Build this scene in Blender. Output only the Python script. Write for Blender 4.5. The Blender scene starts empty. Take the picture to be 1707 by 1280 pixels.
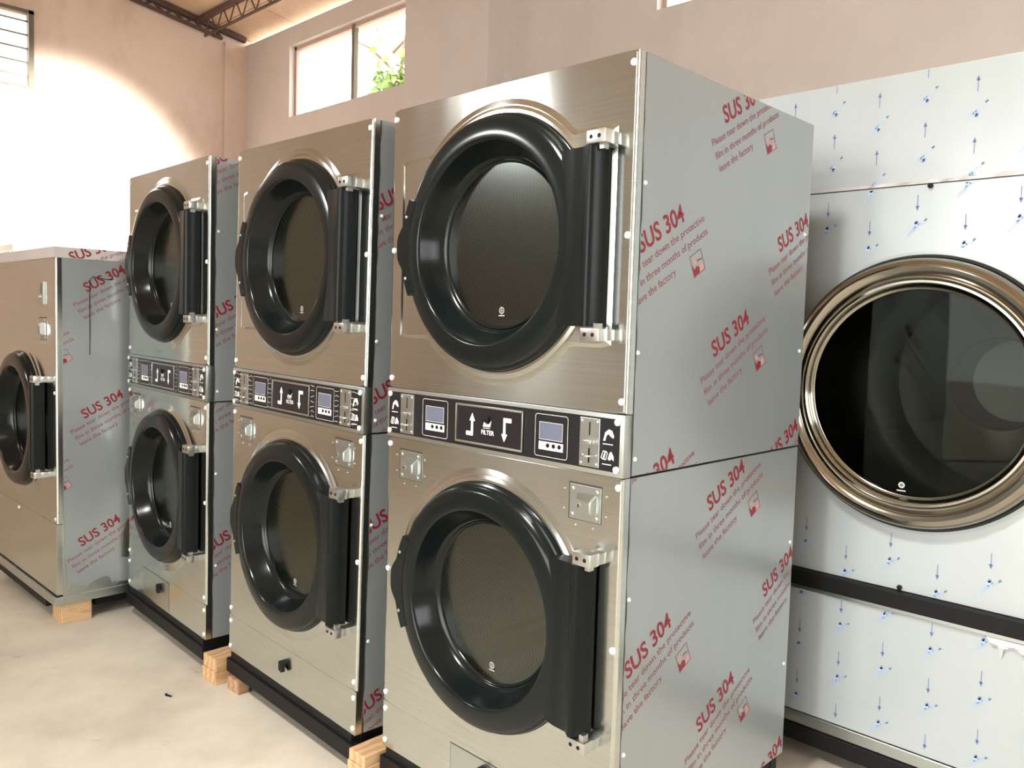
import bpy, bmesh, math, random
from mathutils import Vector, Matrix
random.seed(7)
sc = bpy.context.scene
C = sc.collection
PI = math.pi
FZ = 0.085            # the floor lies this far under the survey's zero height

# ------------------------------------------------------------------ camera
def make_camera():
    cam = bpy.data.cameras.new('camera'); o = bpy.data.objects.new('camera', cam); C.objects.link(o)
    yaw, pit, roll = 0.7726, -0.0632, 0.0285
    fw = Vector((-math.sin(yaw)*math.cos(pit), math.cos(yaw)*math.cos(pit), math.sin(pit)))
    rt = Vector((math.cos(yaw), math.sin(yaw), 0)); up = rt.cross(fw)
    cr, sr = math.cos(roll), math.sin(roll)
    X = rt*cr + up*sr
    Y = -rt*sr + up*cr
    m = Matrix((X, Y, -fw)).transposed().to_4x4()
    m.translation = Vector((2.0663, -1.5773, 1.4163+FZ))
    o.matrix_world = m
    cam.sensor_fit = 'HORIZONTAL'; cam.sensor_width = 36
    cam.lens = 1374.34*36/1707
    cam.shift_x = 2.42/1707; cam.shift_y = -13.36/1707
    cam.clip_start = .05; cam.clip_end = 200
    sc.camera = o
make_camera()

# ------------------------------------------------------------------ world, lights, exposure
w = bpy.data.worlds.new('sky'); sc.world = w; w.use_nodes = True
bg = w.node_tree.nodes['Background']; bg.inputs[0].default_value = (1, .985, .96, 1); bg.inputs[1].default_value = 11
sc.view_settings.view_transform = 'Standard'; sc.view_settings.look = 'None'
sc.view_settings.exposure = -0.5; sc.view_settings.gamma = 1; sc.view_settings.use_curve_mapping = False
sc.cycles.max_bounces = 9; sc.cycles.diffuse_bounces = 5; sc.cycles.glossy_bounces = 5
sc.cycles.transparent_max_bounces = 12; sc.cycles.sample_clamp_indirect = 6
sc.cycles.use_denoising = True

def area(name, loc, target, sx, sy, watts, col=(1, 1, 1), portal=False):
    l = bpy.data.lights.new(name, 'AREA'); l.shape = 'RECTANGLE'; l.size = sx; l.size_y = sy; l.energy = watts; l.color = col
    o = bpy.data.objects.new(name, l); C.objects.link(o); o.location = loc
    o.rotation_euler = (Vector(target)-Vector(loc)).to_track_quat('-Z', 'Y').to_euler()
    if portal: l.cycles.is_portal = True
    return o
sk = area('skylight', (.92, -2.9, 5.30), (.92, -.1, .8), .6, .6, 95, (1, .98, .95)); sk.data.spread = math.radians(75)
area('front_fill', (2.25, -6.35, 1.9), (2.25, 0, 1.6), 3.9, 3.2, 112, (.97, .985, 1))  # added soft fill from behind the camera, no known source there
hw = area('high_window_daylight', (-5.95, -6.37, 4.42), (.4, 0, 1.7), .12, .50, 20, (1, .99, .97)); hw.data.spread = math.radians(50)
area('side_window_daylight', (6.35, .3, 2.6), (0, .3, 1.6), 3.3, 2.1, 40, (.88, .97, 1))
def spot(name, loc, target, watts, ang, blend, size, col):
    l = bpy.data.lights.new(name, 'SPOT'); l.energy = watts; l.spot_size = ang; l.spot_blend = blend; l.shadow_soft_size = size; l.color = col
    o = bpy.data.objects.new(name, l); C.objects.link(o); o.location = loc
    o.rotation_euler = (Vector(target)-Vector(loc)).to_track_quat('-Z', 'Y').to_euler()
spot('wall_glow_spot', (-2.6, .2, 4.75), (-7.04, 1.30, 2.55), 14000, math.radians(35), .75, .15, (1, .95, .88))  # added spot without a fixture, stands in for sunlight glowing on the left wall

# ------------------------------------------------------------------ materials
def mat(name, col, rough=.5, metal=0., **k):
    m = bpy.data.materials.new(name); m.use_nodes = True
    b = m.node_tree.nodes['Principled BSDF']
    b.inputs['Base Color'].default_value = (*col, 1); b.inputs['Roughness'].default_value = rough; b.inputs['Metallic'].default_value = metal
    for a, v in k.items():
        b.inputs[a.replace('_', ' ')].default_value = v
    return m
def N(m, t, **k):
    n = m.node_tree.nodes.new(t)
    for a, v in k.items(): setattr(n, a, v)
    return n
def L(m, a, b): m.node_tree.links.new(a, b)
def noise(m, scale, detail=3, vec=None, rough=.5):
    n = N(m, 'ShaderNodeTexNoise'); n.inputs['Scale'].default_value = scale; n.inputs['Detail'].default_value = detail; n.inputs['Roughness'].default_value = rough
    if vec is not None: L(m, vec, n.inputs['Vector'])
    return n.outputs['Fac']
def objvec(m, s=(1, 1, 1)):
    t = N(m, 'ShaderNodeTexCoord'); mp = N(m, 'ShaderNodeMapping'); mp.inputs['Scale'].default_value = s
    L(m, t.outputs['Object'], mp.inputs['Vector']); return mp.outputs['Vector']
def ramp(m, fac, stops):
    r = N(m, 'ShaderNodeValToRGB'); e = r.color_ramp.elements
    while len(e) < len(stops): e.new(.5)
    for x, (p, c) in zip(e, stops): x.position = p; x.color = (*c, 1)
    L(m, fac, r.inputs['Fac']); return r.outputs['Color']
def P(m): return m.node_tree.nodes['Principled BSDF']
def bump(m, h, strength, dist):
    b = N(m, 'ShaderNodeBump'); b.inputs['Strength'].default_value = strength; b.inputs['Distance'].default_value = dist
    L(m, h, b.inputs['Height']); L(m, b.outputs['Normal'], P(m).inputs['Normal'])

def steel(name, col, rough, aniso, wave=.0008, streak=True):
    m = mat(name, col, rough, 1.0)
    v = objvec(m, (1.6, 1.6, 220))
    L(m, ramp(m, noise(m, 1, 4, v), [(.3, tuple(c*.93 for c in col)), (.7, tuple(min(1, c*1.05) for c in col))]), P(m).inputs['Base Color'])
    P(m).inputs['Anisotropic'].default_value = aniso
    t = N(m, 'ShaderNodeCombineXYZ'); t.inputs[2].default_value = 1.0
    L(m, t.outputs[0], P(m).inputs['Tangent'])
    bump(m, noise(m, 2.4, 1, objvec(m, (1.6, 1, .8))), .35, wave*10)
    return m
M = {}
M['steel'] = steel('brushed_steel', (.65, .685, .66), .17, .93)
M['steel_plain'] = mat('satin_steel', (.52, .56, .545), .32, 1.0)
M['body'] = mat('dull_grey_sheet', (.10, .10, .095), .45, .6)
M['chrome'] = mat('cast_zinc', (.64, .655, .64), .28, 1.0)
M['polished'] = mat('polished_steel', (.36, .335, .285), .13, 1.0)
M['black'] = mat('glossy_black_plastic', (.005, .0075, .0075), .17, 0, IOR=1.34)
M['blackmatte'] = mat('black_paint', (.005, .005, .0055), .55, 0, IOR=1.3)
M['satinblack'] = mat('satin_black_plastic', (.005, .007, .007), .30, 0, IOR=1.25)
M['panelblack'] = mat('control_panel_black', (.008, .008, .010), .30)
M['white'] = mat('white_print', (.80, .80, .78), .5)
M['cap'] = mat('white_plastic_cap', (.74, .72, .68), .35)
M['greyline'] = mat('silver_print', (.50, .48, .45), .45)
M['screen'] = mat('display_glass', (.115, .125, .175), .16)
M['green'] = mat('green_button', (.30, .62, .34), .5)
M['red'] = mat('red_print', (.205, .010, .024), .5)
M['redthin'] = mat('thin_red_print', (.24, .07, .09), .5)
M['redpale'] = mat('pale_red_print', (.46, .27, .27), .5)
M['blue'] = mat('blue_print', (.13, .17, .36), .5)
M['bluepale'] = mat('pale_blue_print', (.33, .45, .62), .5)
M['rubber'] = mat('rubber_gasket', (.010, .010, .010), .45)
M['dark'] = mat('dark_interior', (.02, .02, .02), .7)

def film_mat(name, col, metal, rough, wr):
    m = mat(name, col, rough, metal)
    a = noise(m, 1.3, 3, objvec(m, (2.2, 2.2, .5)))
    L(m, ramp(m, a, [(.3, tuple(c*.93 for c in col)), (.7, tuple(min(1, c*1.04) for c in col))]), P(m).inputs['Base Color'])
    bump(m, noise(m, 3.5, 2, objvec(m, (1, 1, .35))), .25, wr)
    P(m).inputs['Coat Weight'].default_value = .35; P(m).inputs['Coat Roughness'].default_value = .12
    return m
M['film'] = film_mat('protective_film', (.31, .345, .35), .36, .30, .012)
M['whitefilm'] = film_mat('white_protective_film', (.40, .44, .445), .15, .29, .006)
M['capfilm'] = film_mat('crumpled_film', (.58, .55, .55), .1, .35, .03)

def glass(name, tint, refl=1.45, rough=.02):
    m = bpy.data.materials.new(name); m.use_nodes = True; nt = m.node_tree; nt.nodes.remove(P(m))
    tr = N(m, 'ShaderNodeBsdfTransparent'); tr.inputs[0].default_value = (*tint, 1)
    gl = N(m, 'ShaderNodeBsdfGlossy'); gl.inputs['Roughness'].default_value = rough; gl.inputs[0].default_value = (.80, .88, .80, 1)
    lw = N(m, 'ShaderNodeLayerWeight'); lw.inputs[0].default_value = .5
    pw = N(m, 'ShaderNodeMath', operation='POWER'); L(m, lw.outputs['Facing'], pw.inputs[0]); pw.inputs[1].default_value = 5
    fr = N(m, 'ShaderNodeMapRange'); L(m, pw.outputs[0], fr.inputs[0]); fr.inputs[3].default_value = refl; fr.inputs[4].default_value = 1
    mx = N(m, 'ShaderNodeMixShader'); L(m, fr.outputs[0], mx.inputs[0]); L(m, tr.outputs[0], mx.inputs[1]); L(m, gl.outputs[0], mx.inputs[2])
    L(m, mx.outputs[0], nt.nodes['Material Output'].inputs[0]); return m
M['glass'] = glass('tinted_door_glass', (.17, .185, .16), .13, .16)
M['glass_big'] = glass('smoked_door_glass', (.37, .39, .365), .012, .03)
M['pane'] = glass('window_pane', (.96, .97, .96), .04)

def perforated():
    m = mat('perforated_drum', (.55, .53, .48), .28, 1.0)
    t = N(m, 'ShaderNodeTexCoord'); mp = N(m, 'ShaderNodeMapping'); mp.inputs['Scale'].default_value = (105, 105, 1); mp.inputs['Rotation'].default_value = (0, 0, PI/4)
    L(m, t.outputs['UV'], mp.inputs['Vector'])
    fr = N(m, 'ShaderNodeVectorMath', operation='FRACTION'); L(m, mp.outputs[0], fr.inputs[0])
    d = N(m, 'ShaderNodeVectorMath', operation='DISTANCE'); L(m, fr.outputs[0], d.inputs[0]); d.inputs[1].default_value = (.5, .5, 0)
    L(m, ramp(m, d.outputs['Value'], [(.24, (.10, .10, .095)), (.32, (.50, .49, .45))]), P(m).inputs['Base Color'])
    bump(m, d.outputs['Value'], .8, .004)
    return m
M['drum'] = perforated()
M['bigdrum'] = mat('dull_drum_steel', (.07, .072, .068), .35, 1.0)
M['hub'] = mat('grey_hub', (.75, .76, .72), .5)
M['drumback'] = mat('drum_back_steel', (.60, .57, .48), .22, 1.0)

def plaster(name, c1, c2, stain):
    m = mat(name, c1, .9)
    v = objvec(m)
    mx = N(m, 'ShaderNodeMixRGB', blend_type='MIX'); 
    L(m, ramp(m, noise(m, 1.1, 6, v, .6), [(.35, c1), (.62, c2)]), mx.inputs[1]); mx.inputs[2].default_value = (*stain, 1)
    st = ramp(m, noise(m, .55, 6, objvec(m, (1.4, 1.4, .7)), .68), [(.50, (0, 0, 0)), (.72, (.85, .85, .85))])
    L(m, st, mx.inputs[0]); L(m, mx.outputs[0], P(m).inputs['Base Color'])
    bump(m, noise(m, 22, 5, v), .25, .01)
    return m
M['plaster'] = plaster('pink_plaster', (.645, .585, .55), (.69, .63, .60), (.56, .49, .455))
M['plaster_left'] = plaster('stained_pink_plaster', (.70, .555, .465), (.74, .60, .51), (.50, .375, .285))

M['plaster_front'] = plaster('pale_plaster', (.70, .69, .65), (.76, .75, .71), (.60, .57, .52))
def floor_mat():
    m = mat('concrete', (.5, .46, .38), .62)
    v = objvec(m)
    a = ramp(m, noise(m, 1.4, 9, v, .62), [(.32, (.43, .39, .32)), (.47, (.56, .515, .425)), (.66, (.68, .635, .53))])
    mx = N(m, 'ShaderNodeMixRGB', blend_type='MULTIPLY'); mx.inputs[0].default_value = 1
    sp = ramp(m, noise(m, 6.5, 6, v, .7), [(.26, (.62, .6, .57)), (.38, (1, 1, 1))])
    L(m, a, mx.inputs[1]); L(m, sp, mx.inputs[2]); L(m, mx.outputs[0], P(m).inputs['Base Color'])
    bump(m, noise(m, 9, 6, v), .2, .01)
    return m
M['floor'] = floor_mat()
def roof_mat():
    m = mat('roof_boards', (.62, .46, .33), .85)
    v = objvec(m)
    br = N(m, 'ShaderNodeTexBrick'); L(m, v, br.inputs['Vector']); br.offset = .0
    br.inputs['Scale'].default_value = 1; br.inputs['Brick Width'].default_value = 1.22; br.inputs['Row Height'].default_value = .95; br.inputs['Mortar Size'].default_value = .006
    br.inputs['Color1'].default_value = (.80, .62, .46, 1); br.inputs['Color2'].default_value = (.74, .56, .40, 1); br.inputs['Mortar'].default_value = (.30, .20, .14, 1)
    mx = N(m, 'ShaderNodeMixRGB', blend_type='MULTIPLY'); mx.inputs[0].default_value = .8
    L(m, br.outputs['Color'], mx.inputs[1]); L(m, ramp(m, noise(m, 2, 6, v, .7), [(.3, (.72, .66, .6)), (.6, (1, 1, 1))]), mx.inputs[2])
    L(m, mx.outputs[0], P(m).inputs['Base Color']); return m
M['roof'] = roof_mat()
M['truss'] = mat('rusty_iron', (.085, .045, .035), .7)
M['frame'] = mat('painted_window_frame', (.50, .36, .32), .6)
M['darkframe'] = mat('weathered_frame', (.14, .12, .085), .7)
M['bar'] = mat('grey_bar', (.16, .15, .14), .5)
def wood(name, a, b):
    m = mat(name, a, .75)
    wv = N(m, 'ShaderNodeTexWave'); wv.inputs['Scale'].default_value = 9; wv.inputs['Distortion'].default_value = 5; wv.inputs['Detail'].default_value = 3
    L(m, objvec(m, (1, 1, 5)), wv.inputs['Vector']); L(m, ramp(m, wv.outputs['Fac'], [(.1, a), (.9, b)]), P(m).inputs['Base Color']); return m
M['wood'] = wood('pine', (.42, .25, .115), (.54, .36, .20))
M['wood2'] = wood('brown_wood', (.30, .17, .09), (.42, .26, .15))
M['leaf'] = mat('leaf', (.20, .33, .09), .5, 0)
M['twig'] = mat('twig', (.2, .13, .07), .8)
M['greypaint'] = mat('grey_paint', (.52, .53, .50), .4)
M['soil'] = mat('ground_outside', (.45, .40, .32), .9)
M['seam'] = mat('seam_shadow_gap', (.03, .028, .025), .6)

# ------------------------------------------------------------------ mesh helpers
def obj(name, verts, faces, m, parent=None, smooth=False, uvs=None, mats=None, mi=None, sharp=38):
    me = bpy.data.meshes.new(name); me.from_pydata([tuple(v) for v in verts], [], faces)
    for x in (mats or [m]): me.materials.append(x)
    if mi: me.polygons.foreach_set('material_index', mi)
    if smooth:
        me.polygons.foreach_set('use_smooth', [True]*len(me.polygons))
        try: me.set_sharp_from_angle(angle=math.radians(sharp))
        except Exception: pass
    if uvs:
        ul = me.uv_layers.new(name='UVMap')
        for lp in me.loops: ul.data[lp.index].uv = uvs[lp.vertex_index]
    me.update()
    o = bpy.data.objects.new(name, me); C.objects.link(o)
    if parent: o.parent = parent
    return o
class MB:
    def __init__(s): s.v = []; s.f = []; s.mi = []
    def add(s, v, f, mi=0):
        n = len(s.v); s.v += [tuple(x) for x in v]; s.f += [tuple(i+n for i in q) for q in f]; s.mi += [mi]*len(f); return s
    def box(s, x0, x1, y0, y1, z0, z1, b=0, mi=0):
        if b <= 0:
            v = [(x, y, z) for z in (z0, z1) for y in (y0, y1) for x in (x0, x1)]
            return s.add(v, [(0, 2, 3, 1), (4, 5, 7, 6), (0, 1, 5, 4), (2, 6, 7, 3), (0, 4, 6, 2), (1, 3, 7, 5)], mi)
        bm = bmesh.new(); bmesh.ops.create_cube(bm, size=1)
        for q in bm.verts: q.co = Vector(((x0+x1)/2+q.co.x*(x1-x0), (y0+y1)/2+q.co.y*(y1-y0), (z0+z1)/2+q.co.z*(z1-z0)))
        bmesh.ops.bevel(bm, geom=list(bm.edges), offset=b, segments=2, affect='EDGES', profile=.6)
        bm.verts.index_update(); r = s.add([q.co[:] for q in bm.verts], [tuple(q.index for q in f.verts) for f in bm.faces], mi); bm.free(); return r
    def beam(s, a, b, w, h=None, mi=0):
        a = Vector(a); b = Vector(b); h = h or w; d = (b-a).normalized()
        u = d.cross(Vector((0, 0, 1))); u = u.normalized() if u.length > 1e-4 else Vector((1, 0, 0)); t = u.cross(d)
        v = [p+u*i*w/2+t*j*h/2 for p in (a, b) for i, j in ((-1, -1), (1, -1), (1, 1), (-1, 1))]
        return s.add(v, [(0, 3, 2, 1), (4, 5, 6, 7), (0, 1, 5, 4), (1, 2, 6, 5), (2, 3, 7, 6), (3, 0, 4, 7)], mi)
    def tube(s, pts, r, n=10, mi=0, cap=True):
        pts = [Vector(p) for p in pts]; rs = r if isinstance(r, (list, tuple)) else [r]*len(pts); V = []; F = []
        for i, p in enumerate(pts):
            d = (pts[min(i+1, len(pts)-1)]-pts[max(i-1, 0)]).normalized()
            u = d.cross(Vector((0, 0, 1))); u = u.normalized() if u.length > 1e-3 else Vector((1, 0, 0)); t = d.cross(u)
            V += [p+(u*math.cos(2*PI*k/n)+t*math.sin(2*PI*k/n))*rs[i] for k in range(n)]
        for i in range(len(pts)-1):
            F += [(i*n+k, i*n+(k+1) % n, (i+1)*n+(k+1) % n, (i+1)*n+k) for k in range(n)]
        if cap: F += [tuple(range(n))[::-1], tuple((len(pts)-1)*n+k for k in range(n))]
        return s.add(V, F, mi)
    def disc(s, cx, cz, r, y0, y1, n=20, dome=0., mi=0):       # short cylinder facing -Y (y1 is the front)
        V = [(cx+r*math.cos(2*PI*k/n), y0, cz+r*math.sin(2*PI*k/n)) for k in range(n)]
        V += [(cx+r*.98*math.cos(2*PI*k/n), y1, cz+r*.98*math.sin(2*PI*k/n)) for k in range(n)]
        V += [(cx+r*.6*math.cos(2*PI*k/n), y1-dome, cz+r*.6*math.sin(2*PI*k/n)) for k in range(n)]
        F = [(k, (k+1) % n, n+(k+1) % n, n+k) for k in range(n)]+[(n+k, n+(k+1) % n, 2*n+(k+1) % n, 2*n+k) for k in range(n)]
        F += [tuple(2*n+k for k in range(n))]
        return s.add(V, F, mi)
    def poly(s, pts, y, th=0.0, mi=0):                        # polygon given in (x,z) facing -Y, extruded back by th
        n = len(pts); ar = sum(pts[i][0]*pts[(i+1) % n][1]-pts[(i+1) % n][0]*pts[i][1] for i in range(n))
        if ar < 0: pts = pts[::-1]
        V = [(p[0], y, p[1]) for p in pts]; F = [tuple(range(n))]
        if th > 0:
            V += [(p[0], y+th, p[1]) for p in pts]; F += [(k, k+n, (k+1) % n+n, (k+1) % n) for k in range(n)]
        return s.add(V, F, mi)
    def build(s, name, m, parent=None, smooth=False, mats=None):
        return obj(name, s.v, s.f, m, parent, smooth, mats=mats, mi=s.mi if mats else None)
def lathe(name, cx, cz, prof, m, parent, n=72, mod=None, closed=False):   # prof: (r, y) pairs around an axis along Y
    V = []; F = []; UV = []; s = 0.0; k = len(prof)
    for j, (r, y) in enumerate(prof):
        if j: s += math.hypot(r-prof[j-1][0], y-prof[j-1][1])
        for i in range(n+1):
            a = 2*PI*i/n; rr = r*(1+(mod(a, j) if mod else 0))
            V.append((cx+rr*math.cos(a), y, cz+rr*math.sin(a))); UV.append((a*max(.25, prof[0][0]), s))
    for j in range(k-1):
        for i in range(n):
            p = j*(n+1)+i; F.append((p, p+n+1, p+n+2, p+1))
    o = obj(name, V, F, m, parent, True, UV); return o
def thing(name, label, cat, loc, rot=(0, 0, 0), group=None):
    o = bpy.data.objects.new(name, None); C.objects.link(o); o.location = loc; o.rotation_euler = rot; o.empty_display_size = .1
    o['label'] = label; o['category'] = cat
    if group: o['group'] = group
    return o
def tag(o, label, cat, group=None):
    o['label'] = label; o['category'] = cat
    if group: o['group'] = group
    return o
def struct(o): o['kind'] = 'structure'; return o

# lettering -> mesh data in a plane (u right, v up)
_dg = None
def text_mesh(s, size, bold=0.0, align='LEFT', space=1.0, res=3):
    cu = bpy.data.curves.new('lettering', 'FONT'); cu.body = s; cu.size = size; cu.offset = bold; cu.resolution_u = res; cu.align_x = align; cu.space_character = space
    o = bpy.data.objects.new('lettering', cu); C.objects.link(o); bpy.context.view_layer.update()
    me = o.evaluated_get(bpy.context.evaluated_depsgraph_get()).to_mesh()
    v = [(q.co.x, q.co.y) for q in me.vertices]; f = [tuple(p.vertices) for p in me.polygons]
    o.to_mesh_clear(); bpy.data.objects.remove(o); bpy.data.curves.remove(cu)
    return v, f
def fit_text(s, width, height, bold=0.0):                   # scaled so that its box is width wide and capitals `height` high
    v, f = text_mesh(s, 1.0, bold)
    x0 = min(p[0] for p in v); x1 = max(p[0] for p in v)
    vc, _ = text_mesh('H', 1.0, bold); h = max(p[1] for p in vc)-min(p[1] for p in vc)
    sx = width/(x1-x0); sy = height/h
    return [((p[0]-x0)*sx, p[1]*sy) for p in v], f

# ------------------------------------------------------------------ printed marks of the films
def sus_group():
    m = []
    def put(t, u, v, mi): m.append(([(p[0]+u, p[1]+v) for p in t[0]], t[1], mi))
    put(fit_text('SUS 304', .209, .046, .020), 0, 0, 0)
    put(fit_text('Please tear down the protective', .377, .0185, .004), -.083, -.035, 1)
    put(fit_text('film in three months of products', .377, .0185, .004), -.081, -.0714, 1)
    put(fit_text('leave the factory', .194, .0185, .004), -.075, -.107, 1)
    def poly(pts, mi): m.append((pts, [tuple(range(len(pts)))], mi))
    u, v, a = .190, -.150, .058
    t = .0022
    for q in ([(u, v), (u+a, v), (u+a, v+t), (u, v+t)], [(u, v+a-t), (u+a, v+a-t), (u+a, v+a), (u, v+a)], [(u, v), (u+t, v), (u+t, v+a), (u, v+a)], [(u+a-t, v), (u+a, v), (u+a, v+a), (u+a-t, v+a)]): poly(q, 1)
    poly([(u+.003, v+.003), (u+.030, v+.003), (u+.034, v+.016), (u+.022, v+.024), (u+.010, v+.018), (u+.003, v+.034)], 0)
    poly([(u+.030, v+.003), (u+.054, v+.003), (u+.054, v+.020), (u+.040, v+.026), (u+.034, v+.016)], 2)
    poly([(u+.006, v+.040), (u+.018, v+.026), (u+.026, v+.032), (u+.016, v+.050)], 2)
    poly([(u+.028, v+.034), (u+.052, v+.030), (u+.052, v+.034), (u+.030, v+.038)], 1)
    return m
SUS = sus_group()
def laser_group():
    m = []
    t = fit_text('LASER FILM', .080, .011, .006)
    m.append(([(p[0]-.040, p[1]-.0055) for p in t[0]], t[1], 1)); return m
LASER = laser_group()
def clip_print(name, groups, m_, box, to3d, parent, mats):   # groups: (mesh list, u, v, angle); cut to box, lifted to 3-D by to3d
    bm = bmesh.new()
    for (gm, gu, gv, ang) in groups:
        ca, sa = math.cos(ang), math.sin(ang)
        for v, f, mi in gm:
            vs = [bm.verts.new((gu+p[0]*ca-p[1]*sa, gv+p[0]*sa+p[1]*ca, 0)) for p in v]
            for q in f:
                try: fc = bm.faces.new([vs[i] for i in q]); fc.material_index = mi
                except ValueError: pass
    u0, u1, v0, v1 = box
    for co, no in (((u0, 0, 0), (-1, 0, 0)), ((u1, 0, 0), (1, 0, 0)), ((0, v0, 0), (0, -1, 0)), ((0, v1, 0), (0, 1, 0))):
        bmesh.ops.bisect_plane(bm, geom=list(bm.verts)+list(bm.edges)+list(bm.faces), plane_co=co, plane_no=no, clear_outer=True)
    bm.verts.index_update(); bm.faces.ensure_lookup_table()
    if not bm.faces: bm.free(); return None
    V = [to3d(q.co.x, q.co.y) for q in bm.verts]; F = [tuple(q.index for q in f.verts) for f in bm.faces]; MI = [f.material_index for f in bm.faces]; bm.free()
    return obj(name, V, F, None, parent, mats=mats, mi=MI)

# ------------------------------------------------------------------ the room
XL, YB, YF, XR = -7.038, 3.2, -6.4, 6.4
def zf(z): return z+FZ
EAVE = zf(4.535); SL = .145; YR = -2.6
def roof_z(y): return EAVE+.085+SL*(YB-y) if y > YR else EAVE+.085+SL*(YB-YR)-SL*(YR-y)
mb = MB(); mb.box(XL-.3, XR+.3, YF-.3, YB+.3, -.12, 0); struct(mb.build('floor', M['floor']))
mb = MB(); mb.box(-30, 30, -30, 30, -.3, -.14); struct(mb.build('trim_1', M['soil']))
def wall_x(name, y0, y1, x0, x1, z0, z1, holes, m):          # wall running along x with holes (xa,xb,za,zb)
    mb = MB(); xs = x0
    for xa, xb, za, zb in sorted(holes):
        mb.box(xs, xa, y0, y1, z0, z1); mb.box(xa, xb, y0, y1, z0, za); mb.box(xa, xb, y0, y1, zb, z1); xs = xb
    mb.box(xs, x1, y0, y1, z0, z1); return struct(mb.build(name, m))
W1 = (-6.056, -3.87, zf(3.578), zf(4.335)); W2 = (-1.298, .70, zf(3.578), zf(4.335))
wall_x('wall_back', YB, YB+.24, XL-.24, XR+.24, 0, EAVE, [W1, W2], M['plaster'])
wall_x('wall_front', YF-.24, YF, XL-.24, XR+.24, 0, EAVE+.28, [(-6.04, -5.86, 4.14, 4.72), (-1.1, 4.3, 0, 3.6)], M['plaster_front'])  # the wide low opening is made up to go with the front fill
WL = (-1.35, .992, zf(3.578), zf(4.305))
def wall_y(name, x0, x1, holes, m):
    mb = MB(); ys = YF-.24
    def seg(a, b, z0, z1, top):
        n = max(1, int((b-a)/.4))
        for i in range(n):
            p, q = a+(b-a)*i/n, a+(b-a)*(i+1)/n
            if top: V = [(x, y, z) for x in (x0, x1) for y, z in ((p, z0), (q, z0), (q, min(roof_z(q), 9)-.01), (p, roof_z(p)-.01))]
            else: V = [(x, y, z) for x in (x0, x1) for y, z in ((p, z0), (q, z0), (q, z1), (p, z1))]
            mb.add(V, [(0, 1, 2, 3), (7, 6, 5, 4), (0, 4, 5, 1), (1, 5, 6, 2), (2, 6, 7, 3), (3, 7, 4, 0)])
    for ya, yb, za, zb in holes:
        seg(ys, ya, 0, 0, True); seg(ya, yb, 0, za, False); seg(ya, yb, zb, 0, True); ys = yb
    seg(ys, YB+.24, 0, 0, True); return struct(mb.build(name, m))
wall_y('wall_left', XL-.24, XL, [WL], M['plaster_left'])
wall_y('wall_right', XR, XR+.24, [(-1.4, 2.0, 1.5, 3.7)], M['plaster_front'])
# roof underside, two slopes
def slab(name, y0, y1, m):
    V = []
    for x in (XL-.5, XR+.5):
        for y in (y0, y1): V += [(x, y, roof_z(y)), (x, y, roof_z(y)+.05)]
    return struct(obj(name, V, [(0, 2, 6, 4), (1, 5, 7, 3), (0, 1, 3, 2), (4, 6, 7, 5), (0, 4, 5, 1), (2, 3, 7, 6)], m))
slab('ceiling', YR, YB+.10, M['roof']); slab('ceiling', YR, YF-.5, M['roof'])
# pilasters and corner column
mb = MB(); mb.box(-3.80, -2.746, YB-.20, YB+.01, 0, EAVE); struct(mb.build('trim_2', M['plaster']))
mb = MB(); mb.box(XL-.01, XL+.045, 2.935, YB+.01, 0, EAVE-.02, .012); struct(mb.build('trim_3', M['plaster_left']))
# sloping rafter on the left wall and the lattice purlins
mb = MB()
y = YB
mb.beam((XL+.04, YB-.02, roof_z(YB)-.035), (XL+.04, YR, roof_z(YR)-.035), .06, .05)
mb.beam((XL+.04, YB-.30, roof_z(YB-.3)-.125), (XL+.04, YR, roof_z(YR)-.125), .035, .03)
k = 0; yy = YB-.3
while yy > YR+.2:
    mb.beam((XL+.04, yy, roof_z(yy)-.125), (XL+.04, yy-.11, roof_z(yy-.11)-.05), .022)
    mb.beam((XL+.04, yy-.11, roof_z(yy-.11)-.05), (XL+.04, yy-.22, roof_z(yy-.22)-.125), .022); yy -= .22
struct(mb.build('trim_4', M['truss']))
for i, yp in enumerate((2.62, 1.62, .62, -.4, -1.5)):
    mb = MB(); zt = roof_z(yp)-.045; zb = zt-.20
    mb.beam((XL+.07, yp, zt), (XR, yp, zt), .055, .05); mb.beam((XL+.20, yp, zb), (XR, yp, zb), .022)
    x = XL+.20; s = 0
    while x < XR-.3:
        mb.tube([(x, yp, zb), (x+.14, yp, zt)], .008, 6); mb.tube([(x+.14, yp, zt), (x+.28, yp, zb)], .008, 6); x += .28
    struct(mb.build('trim_%d' % (5+i), M['truss']))
# windows
def window_x(n, W, y, panes, fm):
    x0, x1, z0, z1 = W; t = .035
    e = bpy.data.objects.new('window_%d' % n, None); C.objects.link(e); e.location = ((x0+x1)/2, y, z0); e['kind'] = 'structure'
    ox, oz = (x0+x1)/2, z0
    mb = MB(); a, b, c, d = x0-ox, x1-ox, 0, z1-z0
    mb.box(a, a+t, -.02, .02, c, d); mb.box(b-t, b, -.02, .02, c, d); mb.box(a, b, -.02, .02, c, c+.02); mb.box(a, b, -.02, .02, d-t, d)
    mb.build('window_frame', fm, e)
    for k in range(1, panes):
        mb = MB(); xm = a+(b-a)*k/panes; mb.box(xm-.022, xm+.022, -.025, .025, c, d); mb.build('mullion', M['darkframe'], e)
    mb = MB()
    for k in range(1, 5): mb.beam((a, .05, d*k/5), (b, .05, d*k/5), .003)
    mb.build('security_bar', M['bar'], e)
    mb = MB(); mb.box(a+t, b-t, -.003, .003, .02, d-t); mb.build('pane', M['pane'], e)
    area('window_portal', ((x0+x1)/2, y+.14, (z0+z1)/2), ((x0+x1)/2, y-3, (z0+z1)/2), x1-x0, z1-z0, 1, portal=True)
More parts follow.
